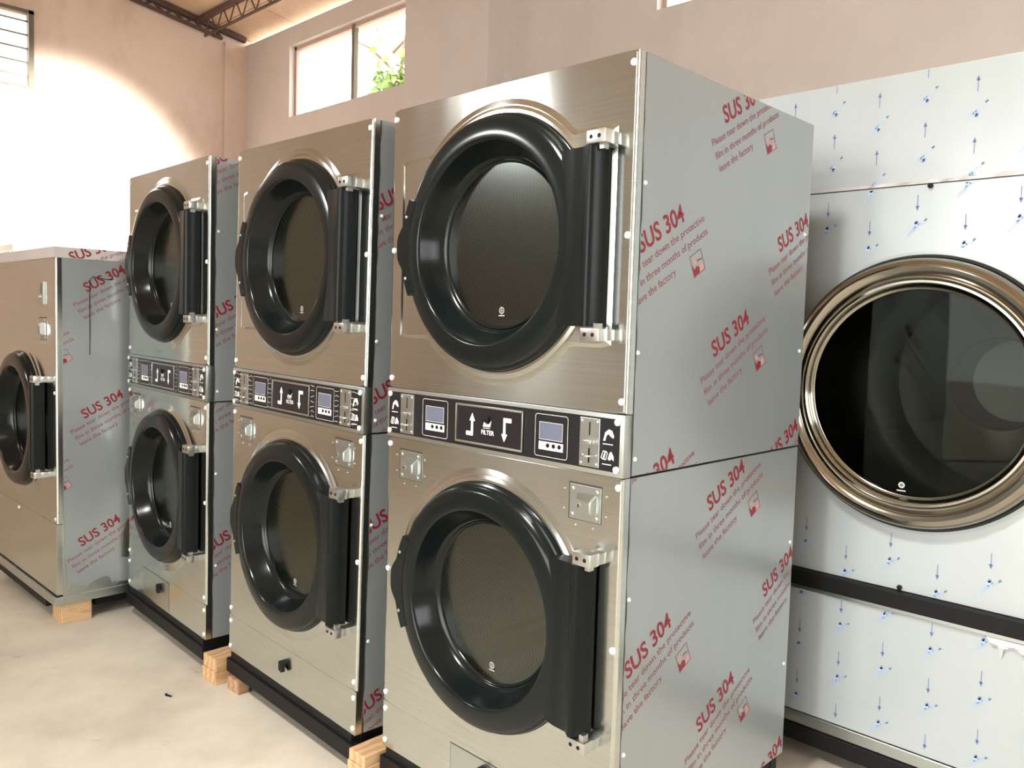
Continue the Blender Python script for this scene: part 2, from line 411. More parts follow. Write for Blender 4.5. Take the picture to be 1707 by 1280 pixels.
window_x(1, W1, YB+.085, 2, M['frame']); window_x(2, W2, YB+.085, 2, M['frame'])
e = bpy.data.objects.new('window_3', None); C.objects.link(e); e.location = (XL, (WL[0]+WL[1])/2, WL[2]); e['kind'] = 'structure'
hh = WL[3]-WL[2]; hw = (WL[1]-WL[0])/2; mb = MB()
mb.box(-.06, .012, hw-.045, hw+.0, -.01, hh); mb.box(-.06, .012, -hw, -hw+.045, -.01, hh); mb.box(-.06, .012, -hw, hw, hh-.035, hh); mb.box(-.06, .01, -hw, hw, -.012, .004)
mb.build('window_frame', M['darkframe'], e)
for k in range(1, 6):
    mb = MB(); z = -.02+hh*k/5.6; mb.box(-.055, -.035, -hw, hw, z-.007, z+.007); mb.build('security_bar', M['bar'], e)
area('window_portal', (XL-.26, (WL[0]+WL[1])/2, (WL[2]+WL[3])/2), (0, (WL[0]+WL[1])/2, (WL[2]+WL[3])/2), hw*2, hh, 1, portal=True)

# tree outside behind window 1
t = thing('tree', 'leafy green branch seen outside through the right pane of the high wall window', 'tree', (-7.40, 5.6, -.14))
mb = MB(); mb.tube([(0, 0, 0), (.05, .02, 1.8), (-.05, 0, 3.4), (.1, 0, 4.6), (.3, 0, 5.6)], [.09, .08, .06, .04, .015], 8)
for a in range(9):
    z = 3.6+.22*a; an = a*2.4; mb.tube([(0, 0, z), (.35*math.cos(an), .3*math.sin(an), z+.25), (.7*math.cos(an), .5*math.sin(an), z+.35)], [.025, .015, .006], 6)
mb.build('trunk', M['twig'], t, True)
V = []; F = []
for i in range(420):
    r = random.random()**.5*.42; an = random.random()*2*PI; z = 4.25+random.random()*.85+ (0 if random.random() < .8 else .7*random.random())
    p = Vector((r*math.cos(an)*.9+.1, r*math.sin(an)*.7, z)); l = .13+.08*random.random(); wd = l*.30
    d = Vector((random.uniform(-1, 1), random.uniform(-1, 1), random.uniform(-1.1, .3))).normalized(); u = d.cross(Vector((random.random(), random.random(), .3))).normalized(); nn = len(V); up = d.cross(u)*wd*.25
    V += [p, p+d*l*.35+u*wd, p+d*l, p+d*l*.35-u*wd, p+d*l*.5-up]; F += [(nn, nn+1, nn+4), (nn+1, nn+2, nn+4), (nn+2, nn+3, nn+4), (nn+3, nn, nn+4)]
fo = obj('foliage', V, F, M['leaf'], t); fo['kind'] = 'stuff'

# ------------------------------------------------------------------ stacked dryer
W, D = .9123, .9195
Z0 = .03                      # local z = survey z + Z0
ZB, ZS, P0, P1, ZT = .0555, .2033, 1.0568, 1.2082, 2.0555
FL = .0267
def sq(z): return z+Z0
def panel_hole(name, x0, x1, z0, z1, cx, cz, rh, parent, m, Rc=.383, hx=.405, hz=.265, fl=FL):
    # sheet with a round hole, a pressed ring round it and a pressed shoulder outline, edges folded back
    angs = sorted(set([2*PI*i/144 for i in range(144)]+[math.atan2(z-cz, x-cx) % (2*PI) for x in (x0, x1) for z in (z0, z1)]))
    def rect(a, ax0, ax1, az0, az1):
        c, s = math.cos(a), math.sin(a); r = 1e9
        if c > 1e-9: r = min(r, (ax1-cx)/c)
        if c < -1e-9: r = min(r, (ax0-cx)/c)
        if s > 1e-9: r = min(r, (az1-cz)/s)
        if s < -1e-9: r = min(r, (az0-cz)/s)
        return r
    rings = []
    def R(a):
        r = max(Rc, rect(a, cx-hx, cx+hx, cz-hz, cz+hz)) if hx else Rc
        return min(r, rect(a, x0+.03, x1-.03, z0+.012, z1-.012))
    for k, y in ((0, .030), (.004, .004), (.012, -.0065), (.020, -.0065), (.030, -.0035)):
        rings.append([(rh+k, y) for a in angs])
    rings.append([(R(a)-.016, -.0035) for a in angs]); rings.append([(R(a)-.008, -.0020) for a in angs]); rings.append([(R(a), 0) for a in angs]); 
    rings.append([(rect(a, x0+.008, x1-.008, z0+.001, z1-.001), 0) for a in angs])
    for i_, y_ in ((.0050, .0005), (.0025, .0022), (.0008, .0050), (0, .0085)): rings.append([(rect(a, x0+i_, x1-i_, z0, z1), y_) for a in angs])
    rings.append([(rect(a, x0, x1, z0, z1), fl) for a in angs])
    n = len(angs); V = []; F = []
    for rg in rings:
        for a, (r, y) in zip(angs, rg): V.append((cx+r*math.cos(a), y, cz+r*math.sin(a)))
    for j in range(len(rings)-1):
        F += [(j*n+i, j*n+(i+1) % n, (j+1)*n+(i+1) % n, (j+1)*n+i) for i in range(n)]
    F = [q[::-1] for q in F]
    return obj(name, V, F, m, parent, True, sharp=5)
def shell(name, x0, x1, y0, y1, z0, z1, m, parent):          # open-fronted sheet box
    V = [(x, y, z) for z in (z0, z1) for y in (y0, y1) for x in (x0, x1)]
    return obj(name, V, [(0, 2, 3, 1), (4, 5, 7, 6), (2, 6, 7, 3), (0, 4, 6, 2), (1, 3, 7, 5)], m, parent)

def cap(parent, x, z, y=0., r=.0085):
    mb = MB(); mb.disc(x, z, r, y+.0005, y-.0035, 16, .0012); return mb.build('screw_cap', M['cap'], parent, True)
def screw(parent, x, z, y, r=.004, m='chrome', name='screw'):
    mb = MB(); mb.disc(x, z, r, y, y-.0025, 10, .001); return mb.build(name, M[m], parent, True)

def door(parent, cx, cz, R=.345, sticker=True):
    e = lathe('door', cx, cz, [(R, .0), (R, -.014), (R-.002, -.019), (R-.007, -.021), (R-.009, -.026), (R-.010, -.036), (R-.018, -.044), (R-.026, -.0465), (R-.050, -.0495), (R-.068, -.0505), (R-.073, -.0495), (R-.0765, -.046), (R-.079, -.040), (R-.088, -.016),
              (R-.101, .012), (R-.108, .024), (R-.113, .026), (R-.117, .022), (R-.121, .024), (R-.126, .034)], M['black'], parent, 112)
    # crescent grip plate on the opening side with a thumb bulge
    pts = []; n = 40; a0, a1 = math.radians(180-24), math.radians(180+24)
    for i in range(n+1):
        a = a0+(a1-a0)*i/n; t = (a-PI)/math.radians(24); b = .021*math.exp(-(t/.36)**4)+.004*(1-abs(t)**3)
        pts.append((cx+(R+b)*math.cos(a), cz+(R+b)*math.sin(a)))
    for i in range(n+1):
        a = a1-(a1-a0)*i/n; pts.append((cx+(R-.030)*math.cos(a), cz+(R-.030)*math.sin(a)))
    # ring strip as quads
    V = []; F = []
    for i in range(n+1):
        o_, i_ = pts[i], pts[2*n+1-i]
        V += [(o_[0], -.012, o_[1]), (o_[0], -.046, o_[1]), (o_[0]+.004, -.050, o_[1]), (i_[0], -.050, i_[1]), (i_[0]+.004, -.044, i_[1])]
    for i in range(n):
        F += [(i*5+j, i*5+j+1, (i+1)*5+j+1, (i+1)*5+j) for j in range(4)]
    F += [(0, 4, 3, 2, 1), tuple(n*5+j for j in range(5))]
    hd = obj('door_handle', V, F, M['black'], e, True)
    for s in (1, -1):
        a = PI-s*math.radians(15.5); screw(e, cx+(R-.010)*math.cos(a), cz+(R-.010)*math.sin(a), -.0495, .005)
    mb = MB(); mb.disc(cx, cz, R-.118, .034, .028, 72); mb.build('door_glass', M['glass'], e, True)
    if sticker:
        mb = MB(); x, z = cx+.005, cz-.178; n = 20
        for k in range(n):
            a, b = 2*PI*k/n, 2*PI*(k+1)/n
            mb.add([(x+r*math.cos(q), .0272, z+r*math.sin(q)) for q in (a, b) for r in (.0075, .0095)], [(0, 1, 3, 2)])
        for k in range(3): mb.box(x-.004, x+.004, .0271, .0273, z-.004+k*.004-.0008, z-.004+k*.004+.0008)
        mb.box(x-.011, x+.011, .0271, .0273, z-.0155, z-.0130)
        mb.build('glass_emblem', M['greyline'], e)
    # hinge plate: flat wing, rounded barrel, deep side
    x0, x1, zz0, zz1 = cx+.268, cx+.390, cz-.215, cz+.208
    prof = [(x0, -.044), (x0+.040, -.052), (x0+.078, -.054), (x0+.084, -.058), (x0+.092, -.064), (x0+.102, -.066), (x0+.110, -.062), (x0+.116, -.050), (x1, -.030), (x1, -.006), (x0+.02, -.006)]
    n = len(prof); V = [(p[0], p[1], zz0) for p in prof]+[(p[0], p[1], zz1) for p in prof]
    F = [(i, (i+1) % n, (i+1) % n+n, i+n) for i in range(n)]+[tuple(range(n))[::-1], tuple(range(n, 2*n))]
    obj('hinge_plate', V, F, M['satinblack'], e, True)
    for s, z0, z1 in ((1, zz1+.002, zz1+.034), (-1, zz0-.034, zz0-.004)):
        mb = MB(); hx = x0+.090
        mb.box(hx, hx+.056, -.062, -.028, z0, z1, .002); mb.box(hx+.022, hx+.056, -.03, .0, z0+.002, z1-.002, .002)
        mb.box(hx+.030, hx+.044, -.05, -.032, z0-.012 if s > 0 else z1-.001, z0+.001 if s > 0 else z1+.012)
        h = mb.build('hinge', M['chrome'], e, True)
        for q in (.014, .038):
            mb = MB(); mb.disc(hx+q, (z0+z1)/2, .0052, -.0618, -.0626, 12); mb.build('hinge_screw', M['blackmatte'], e)
    return e
def drum(parent, cx, cz, r=.325, y1=.62):
    o = lathe('drum', cx, cz, [(.236, .036), (.262, .060), (r, .085), (r, y1), (r-.03, y1+.02), (.09, y1+.03), (.001, y1+.03)], M['drum'], parent, 72)
    for k in range(3):
        a = PI/2+k*2*PI/3+.35; c, s = math.cos(a), math.sin(a); mb = MB()
        pr = [(r-.001, .05), (r-.05, .014), (r-.05, -.014), (r-.001, -.05)]
        V = [(cx+q*c-w_*s, y, cz+q*s+w_*c) for y in (.10, y1) for q, w_ in pr]
        mb.add(V, [(0, 1, 5, 4), (1, 2, 6, 5), (2, 3, 7, 6), (0, 3, 2, 1)]); mb.build('drum_rib', M['drumback'], o)
    return o
def coin_box(parent, x0, x1, z0, z1):
    mb = MB(); mb.box(x0, x1, -.0006, .0004, z0, z1); e = mb.build('coin_box_door', M['seam'], parent)
    mb = MB(); mb.box(x0+.005, x1-.001, -.0032, -.0008, z0+.002, z1-.005, .0008); mb.build('coin_box_plate', M['steel_plain'], e)
    w_ = x1-x0; h = z1-z0; xa, xb, za, zb = x0+.27*w_, x0+.86*w_, z0+.22*h, z0+.76*h
    V = [(xa, -.003, za), (xb, -.003, za), (xb, -.003, zb), (xa, -.003, zb), (xa+.004, -.022, za+.005), (xb-.006, -.022, za+.005), (xb-.006, -.022, zb-.016), (xa+.012, -.022, zb-.012)]
    bm = bmesh.new(); vs = [bm.verts.new(v) for v in V]
    for q in ((0, 1, 5, 4), (1, 2, 6, 5), (2, 3, 7, 6), (3, 0, 4, 7), (4, 5, 6, 7)): bm.faces.new([vs[i] for i in q])
    bmesh.ops.recalc_face_normals(bm, faces=bm.faces)
    bmesh.ops.bevel(bm, geom=[ed for ed in bm.edges if len(ed.link_faces) == 2], offset=.003, segments=2, affect='EDGES')
    bm.verts.index_update(); obj('coin_box_boss', [v.co[:] for v in bm.verts], [tuple(v.index for v in f.verts) for f in bm.faces], M['steel_plain'], e, True); bm.free()
    mb = MB(); mb.disc(xa+.35*(xb-xa), za+.42*(zb-za), .0065, -.0215, -.0245, 16); mb.build('key_lock', M['chrome'], e, True)
    mb = MB(); mb.box(xa+.35*(xb-xa)-.001, xa+.35*(xb-xa)+.001, -.0262, -.0256, za+.42*(zb-za)-.004, za+.42*(zb-za)+.004); mb.build('key_slot', M['blackmatte'], e)
    for x in (x0+.016, x1-.013):
        for z in (z0+.013, z1-.016): screw(e, x, z, -.003, .0048)
    for x, z in ((x0-.014, z1-.022), (x0-.014, z0+.022), (x1+.014, z1-.022), (x1+.014, z0+.022), (x0+.025, z0-.014), (x1-.025, z0-.014)): screw(e, x, z, 0, .0025)
    return e
def coin_acceptor(parent, xc, y, w_=.062, z0=1.073, z1=1.193, plain=False):
    z0 = sq(z0); z1 = sq(z1); mb = MB(); mb.box(xc-w_/2, xc+w_/2, y-.003, y, z0, z1, .0012); e = mb.build('coin_acceptor', M['steel_plain'], parent)
    h = z1-z0
    mb = MB(); mb.box(xc-.0018, xc+.0018, y-.0036, y-.003, z1-.042, z1-.010); mb.build('coin_slot', M['blackmatte'], e); mb = MB(); mb.box(xc-.0022, xc+.0022, y-.0036, y-.003, z0+.010, z0+.046); mb.build('coin_slot', M['blackmatte'], e)
    mb = MB(); mb.box(xc-.010, xc+.017, y-.018, y-.003, z0+.057, z0+.066, .002); mb.build('reject_button', M['chrome'], e, True)
    n = 14; mb = MB(); mb.tube([(xc+.019*math.cos(PI+PI*k/n), y-.003+.016*math.sin(PI+PI*k/n), z0+.028) for k in range(n+1)], .0022, 6); mb.build('coin_guide', M['chrome'], e, True)
    for x in (xc-w_/2+.007, xc+w_/2-.007):
        for z in (z0+.008, z1-.008): screw(e, x, z, y-.003, .004)
    return e
def rrect(x0, x1, z0, z1, r, n=5):
    P_ = []
    for cx, cz, a0 in ((x1-r, z0+r, -PI/2), (x1-r, z1-r, 0), (x0+r, z1-r, PI/2), (x0+r, z0+r, PI)):
        P_ += [(cx+r*math.cos(a0+PI/2*k/n), cz+r*math.sin(a0+PI/2*k/n)) for k in range(n+1)]
    return P_
def frame_line(mb, x0, x1, z0, z1, r, t, y, mi=0):
    a = rrect(x0, x1, z0, z1, r); b = rrect(x0+t, x1-t, z0+t, z1-t, max(r-t, .0005)); n = len(a)
    V = [(p[0], y, p[1]) for p in a]+[(p[0], y, p[1]) for p in b]
    mb.add(V, [(i, (i+1) % n, (i+1) % n+n, i+n) for i in range(n)], mi)
def display(parent, x0, x1, y, lit=True, z0=1.0775, z1=1.188):
    z0 = sq(z0); z1 = sq(z1); mb = MB(); mb.poly(rrect(x0, x1, z0, z1, .008), y-.0012, .0012); e = mb.build('display', M['panelblack'], parent)
    mb = MB(); frame_line(mb, x0, x1, z0, z1, .008, .0016, y-.0015); mb.build('display_outline', M['greyline'], e)
    sx0, sx1 = x0+.017, x1-.017
    mb = MB(); mb.box(sx0, sx1, y-.0025, y-.001, z1-.065, z1-.021); mb.build('screen', M['screen'], e)
    mb = MB(); frame_line(mb, sx0-.001, sx1+.001, z1-.066, z1-.020, .001, .0014, y-.003); mb.build('screen_bezel', M['greyline'], e)
    mb = MB(); mb.box(sx0-.002, sx1+.002, y-.0022, y-.001, z1-.092, z1-.071); mb.build('button_strip', M['white'], e)
    step = (sx1-sx0)/4
    for k in range(4):
        mb = MB(); xk = sx0+step*(k+.5); mb.disc(xk, z1-.080, .0058 if k else .0048, y-.0022, y-.0034, 14); mb.build('button', M['green'] if k == 0 else M['blackmatte'], e)
    mb = MB()
    for k in range(4): xk = sx0+step*(k+.5); mb.box(xk-.003, xk+.003, y-.0025, y-.0022, z1-.0895, z1-.0880)
    mb.build('button_caption', M['greyline'], e)
    return e
def icons(parent, xc, y):
    mb = MB(); z = sq(1.158)
    mb.poly([(xc-.016, z-.016), (xc-.011, z+.004), (xc, z+.013), (xc+.010, z+.010), (xc+.016, z-.003), (xc+.014, z-.008), (xc+.006, z-.004), (xc-.001, z+.002), (xc-.007, z-.004), (xc-.010, z-.016)], y-.0008)
    mb.box(xc-.017, xc+.013, y-.0008, y-.0006, z-.0245, z-.0225)
    mb.build('coin_symbol', M['white'], parent); mb = MB(); z = sq(1.106)
    mb.poly([(xc-.001, z-.008), (xc+.004, z+.008), (xc+.009, z+.012), (xc+.017, z), (xc+.017, z-.010), (xc+.010, z-.005), (xc+.006, z-.010)], y-.0008)
    for dx in (0, -.006):
        pts = [(xc-.015+dx, z-.006), (xc-.007+dx, z-.010), (xc-.002+dx, z+.008), (xc-.009+dx, z+.012)]
        for k in range(4):
            a, b = pts[k], pts[(k+1) % 4]; l = math.hypot(b[0]-a[0], b[1]-a[1]); nx, nz = -(b[1]-a[1])/l*.0009, (b[0]-a[0])/l*.0009
            mb.poly([(a[0]-nx, a[1]-nz), (b[0]-nx, b[1]-nz), (b[0]+nx, b[1]+nz), (a[0]+nx, a[1]+nz)], y-.0008)
    mb.box(xc-.017, xc+.010, y-.0008, y-.0006, z-.0215, z-.0195)
    return mb.build('coin_symbol', M['white'], parent)
def text_on_front(name, s, x, z, width, height, y, m, parent, bold=.01):
    v, f = fit_text(s, width, height, bold)
    return obj(name, [(x+p[0], y, z+p[1]) for p in v], f, m, parent)

def control_panel(root, wrapped=False):
    mb = MB(); mb.box(0, W, -.004, FL, sq(P0), sq(P1), .002); cp = mb.build('control_panel', M['steel_plain'], root, True)
    y = -.0045
    mb = MB(); mb.box(.010, W-.012, y, -.003, sq(P0)+.012, sq(P1)-.011); fc = mb.build('control_fascia', M['panelblack'], cp)
    display(cp, .173, .287, y); display(cp, .629, .741, y)
    # filter door
    x0, x1, z0, z1 = .323, .588, sq(1.0785), sq(1.188)
    mb = MB(); mb.box(x0, x1, y-.003, y, z0, z1, .001); fd = mb.build('filter_door', M['panelblack'], cp)
    mb = MB()
    for q in ((x0, x1, z0, z0+.0055), (x0, x1, z1-.0055, z1), (x0, x0+.005, z0, z1), (x1-.005, x1, z0, z1)): mb.box(q[0], q[1], y-.006, y-.002, q[2], q[3], .0012)
    mb.build('filter_door_frame', M['chrome'], fd, True)
    ya = y-.0036; mb = MB(); zc = (z0+z1)/2-.002; xa = .392
    mb.poly([(xa-.0045, zc-.020), (xa+.0045, zc-.020), (xa+.0045, zc+.012), (xa-.0045, zc+.012)], ya); mb.poly([(xa-.0115, zc+.012), (xa+.0115, zc+.012), (xa, zc+.034)], ya)
    mb.poly(rrect(xa-.024, xa+.0045, zc-.030, zc-.018, .002, 3), ya-.0002); mb.build('filter_arrow', M['white'], fd); mb = MB()
    xb = .519
    mb.poly([(xb-.0045, zc-.012), (xb+.0045, zc-.012), (xb+.0045, zc+.022), (xb-.0045, zc+.022)], ya); mb.poly([(xb-.0115, zc-.012), (xb, zc-.034), (xb+.0115, zc-.012)], ya)
    mb.poly(rrect(xb-.0045, xb+.026, zc+.020, zc+.032, .002, 3), ya-.0002)
    mb.build('filter_arrow', M['white'], fd)
    text_on_front('filter_lettering', 'FILTER', .430, zc-.021, .050, .0125, ya, M['white'], fd, .012)
    mb = MB(); xm = .452; zm = zc+.010
    mb.poly([(xm-.017, zm-.010), (xm+.013, zm-.010), (xm+.017, zm+.010), (xm+.008, zm-.001), (xm-.004, zm-.001), (xm-.011, zm+.008)], ya); mb.box(xm-.015, xm+.012, ya, ya+.0003, zm-.0145, zm-.0125)
    mb.build('filter_emblem', M['greyline'], fd)
    mb = MB(); mb.disc(xm, zm+.012, .010, ya, ya-.006, 18, .001); mb.build('filter_lock', M['blackmatte'], fd, True)
    coin_acceptor(cp, .100, y); coin_acceptor(cp, .811, y)
    icons(cp, .040, y); icons(cp, .868, y)
    for x in (.016, W-.018):
        for z in (1.190, 1.076): cap(cp, x, sq(z), -.0055)
    if wrapped:                                              # creased clear wrapping left over the fascia
        mb = MB(); rnd = random.Random(wrapped)
        for xa, xb in ((.015, .12), (.29, .32), (.13, .17), (.592, .628), (.745, .775), (.835, .895)):
            for k in range(7):
                z = sq(P0)+.016+(P1-P0-.03)*(k+.5)/7; x = xa; pts = []
                while x < xb: pts.append((x, y-.002, z+rnd.uniform(-.004, .004))); x += .012
                if len(pts) > 1: mb.tube(pts, .0009, 4)
        mb.build('wrapping_crease', M['greyline'], cp)
    return cp

SIDE_MATS = None
def side_print(parent, xs, groups, box, name='film_print'):
    return clip_print(name, [(SUS, u, v, math.radians(a)) for u, v, a in groups], None, box, lambda u, v: (xs, u, v), parent, [M['red'], M['redthin'], M['redpale']])
def film_side(parent, xs, y0, y1, z0, z1, seed):             # film sheet on the right side, its front edge cut a little unevenly
    rnd = random.Random(seed); n = 26; V = []
    for i in range(n+1):
        z = z0+(z1-z0)*i/n; V.append((xs, y0+rnd.uniform(-.0015, .0035), z))
    for i in range(n+1):
        z = z0+(z1-z0)*i/n; V.append((xs, y1, z))
    F = [(i, n+1+i, n+2+i, i+1) for i in range(n)]
    return obj('protective_film', V, F, M['film'], parent)

def dryer(label, x, y, rot, dz, up, lo, seed, access=None, knob=None, wrapped=False):
    r = thing('stacked_dryer', label, 'tumble dryer', (x, y, FZ-Z0+dz), rot, 'stacked dryers standing in the row')
    cx = .4562
    uc = shell('upper_cabinet', .001, W-.001, FL-.002, D, sq(P0)+.002, sq(ZT)-.001, M['body'], r)
    lc = shell('lower_cabinet', .001, W-.001, FL-.002, D, sq(ZB), sq(P0)-.002, M['body'], r)
    fu = panel_hole('upper_front_panel', 0, W, sq(P1)+.0015, sq(ZT), cx, sq(1.630), .335, r, M['steel'])
    fl = panel_hole('lower_front_panel', 0, W, sq(ZS)+.0015, sq(P0)-.0015, cx, sq(.632), .335, r, M['steel'], Rc=.383, hx=0)
    # kick panel with its folded edges
    mb = MB(); mb.box(0, W, 0, FL, sq(ZB), sq(ZS)-.001, .002); kp = mb.build('kick_panel', M['steel'], r)
    mb = MB(); mb.box(.004, W-.004, -.0006, .012, sq(ZS)-.0015, sq(ZS)+.002); mb.build('seam', M['chrome'], kp)
    if access:
        a0, a1, b0, b1 = access; mb = MB(); mb.box(a0-.002, a1+.002, -.0004, .0004, b0-.001, b1+.002); ap = mb.build('access_door', M['seam'], kp)
        mb = MB(); mb.box(a0+.001, a1, -.0022, -.0006, b0, b1, .0006); mb.build('access_door_plate', M['steel_plain'], kp)
    if knob:
        kx, kz = knob; mb = MB(); mb.disc(kx, kz, .0125, 0, -.020, 18, .002)
        mb.poly([(kx-.011, kz+.004), (kx+.011, kz+.004), (kx+.017, kz-.026), (kx+.008, kz-.030), (kx-.013, kz-.024)], -.020, .012)
        mb.build('latch_knob', M['blackmatte'], kp)
    door(r, cx, sq(1.630)); door(r, cx, sq(.632))
    drum(r, cx, sq(1.630)); drum(r, cx, sq(.632))
    control_panel(r, seed if wrapped else False)
    coin_box(r, .062, .167, sq(.931), sq(1.024)); coin_box(r, .746, .851, sq(.934), sq(1.028))
    for z in (2.027, 1.631, 1.239):
        cap(fu, .014, sq(z), 0); cap(fu, W-.013, sq(z), 0)
    for z in (1.033, .636, .235):
        cap(fl, .013, sq(z), 0); cap(fl, W-.013, sq(z), 0)
    for z in (.181, .078):
        cap(kp, .013, sq(z), 0); cap(kp, W-.013, sq(z), 0)
    # film on the right side
    xs = W-.0002
    for par, z0, z1, gr in ((uc, sq(P0)+.003, sq(ZT)-.002, up), (lc, sq(ZB)+.001, sq(P0)-.003, lo)):
        f = film_side(par, xs, .031, D-.002, z0, z1, seed+int(z0*10))
        side_print(f, xs+.0006, [(u, sq(v), a) for u, v, a in gr], (.034, D-.003, z0+.001, z1-.001))
    for py, pz in ((.043, 1.756), (.038, 1.356), (.043, 1.10), (.040, .756), (.042, .366), (.895, 1.357), (.89, 1.717), (.895, .752), (.895, .357)):
        mb = MB(); n = 12; V = [(xs, py+.006*math.cos(2*PI*k/n), sq(pz)+.006*math.sin(2*PI*k/n)) for k in range(n)]+[(xs+.004, py+.004*math.cos(2*PI*k/n), sq(pz)+.004*math.sin(2*PI*k/n)) for k in range(n)]
        mb.add(V, [(k, (k+1) % n, (k+1) % n+n, k+n) for k in range(n)]+[tuple(n+k for k in range(n))]); mb.build('rivet', M['cap'], uc if pz > P0 else lc, True)
    # black skid the machine stands on
    mb = MB(); mb.box(.0, W-.004, -.010, .035, .0, .055, .004); mb.box(.01, .06, .035, D-.02, 0, sq(ZB)-.001); mb.box(W-.06, W-.012, .035, D-.02, 0, sq(ZB)-.001); mb.box(.01, W-.01, D-.06, D-.02, 0, sq(ZB)-.001); mb.box(.02, W-.02, .0, .035, .05, sq(ZB)-.001)
    mb.build('skid', M['blackmatte'], r)
    return r
dryer('nearest stacked two-door steel dryer, its film-covered side printed SUS 304 fully in view', 0, 0, (0, 0, 0), 0,
      [(.034, 1.590, 28), (.034, .980, 28), (.386, 1.341, 28), (.392, 1.960, 28), (.733, 1.649, 28), (.730, 1.012, 28)],
      [(.046, .555, 26), (.398, .921, 26), (.392, .301, 26), (.741, .606, 27), (.728, -.010, 27), (.046, 1.165, 26)], 1, access=(.328, .74, sq(.066), sq(.188)), knob=(.47, sq(.165)))
dryer('middle stacked two-door steel tumble dryer between the nearest dryer and the narrowest-looking stacked one', -1.0278+.0129*-.03, -.0047, (-.0067, .0129, -.024), .0032,
      [(.030, 1.772, 28), (.030, 1.150, 28)], [(.022, .722, 27), (.022, .112, 27)], 2, knob=(.450, sq(.150)), wrapped=True)
dryer('farthest stacked two-door steel tumble dryer, beside the low single dryer, creased wrapping on its controls', -2.0943, .0044, (.0006, .0082, -.039), .0096,
      [(.025, 2.020, 28), (.025, 1.398, 28)], [(.020, 1.040, 27), (.022, .430, 27)], 3, access=(.20, .52, sq(.066), sq(.195)), knob=(.425, sq(.160)), wrapped=True)

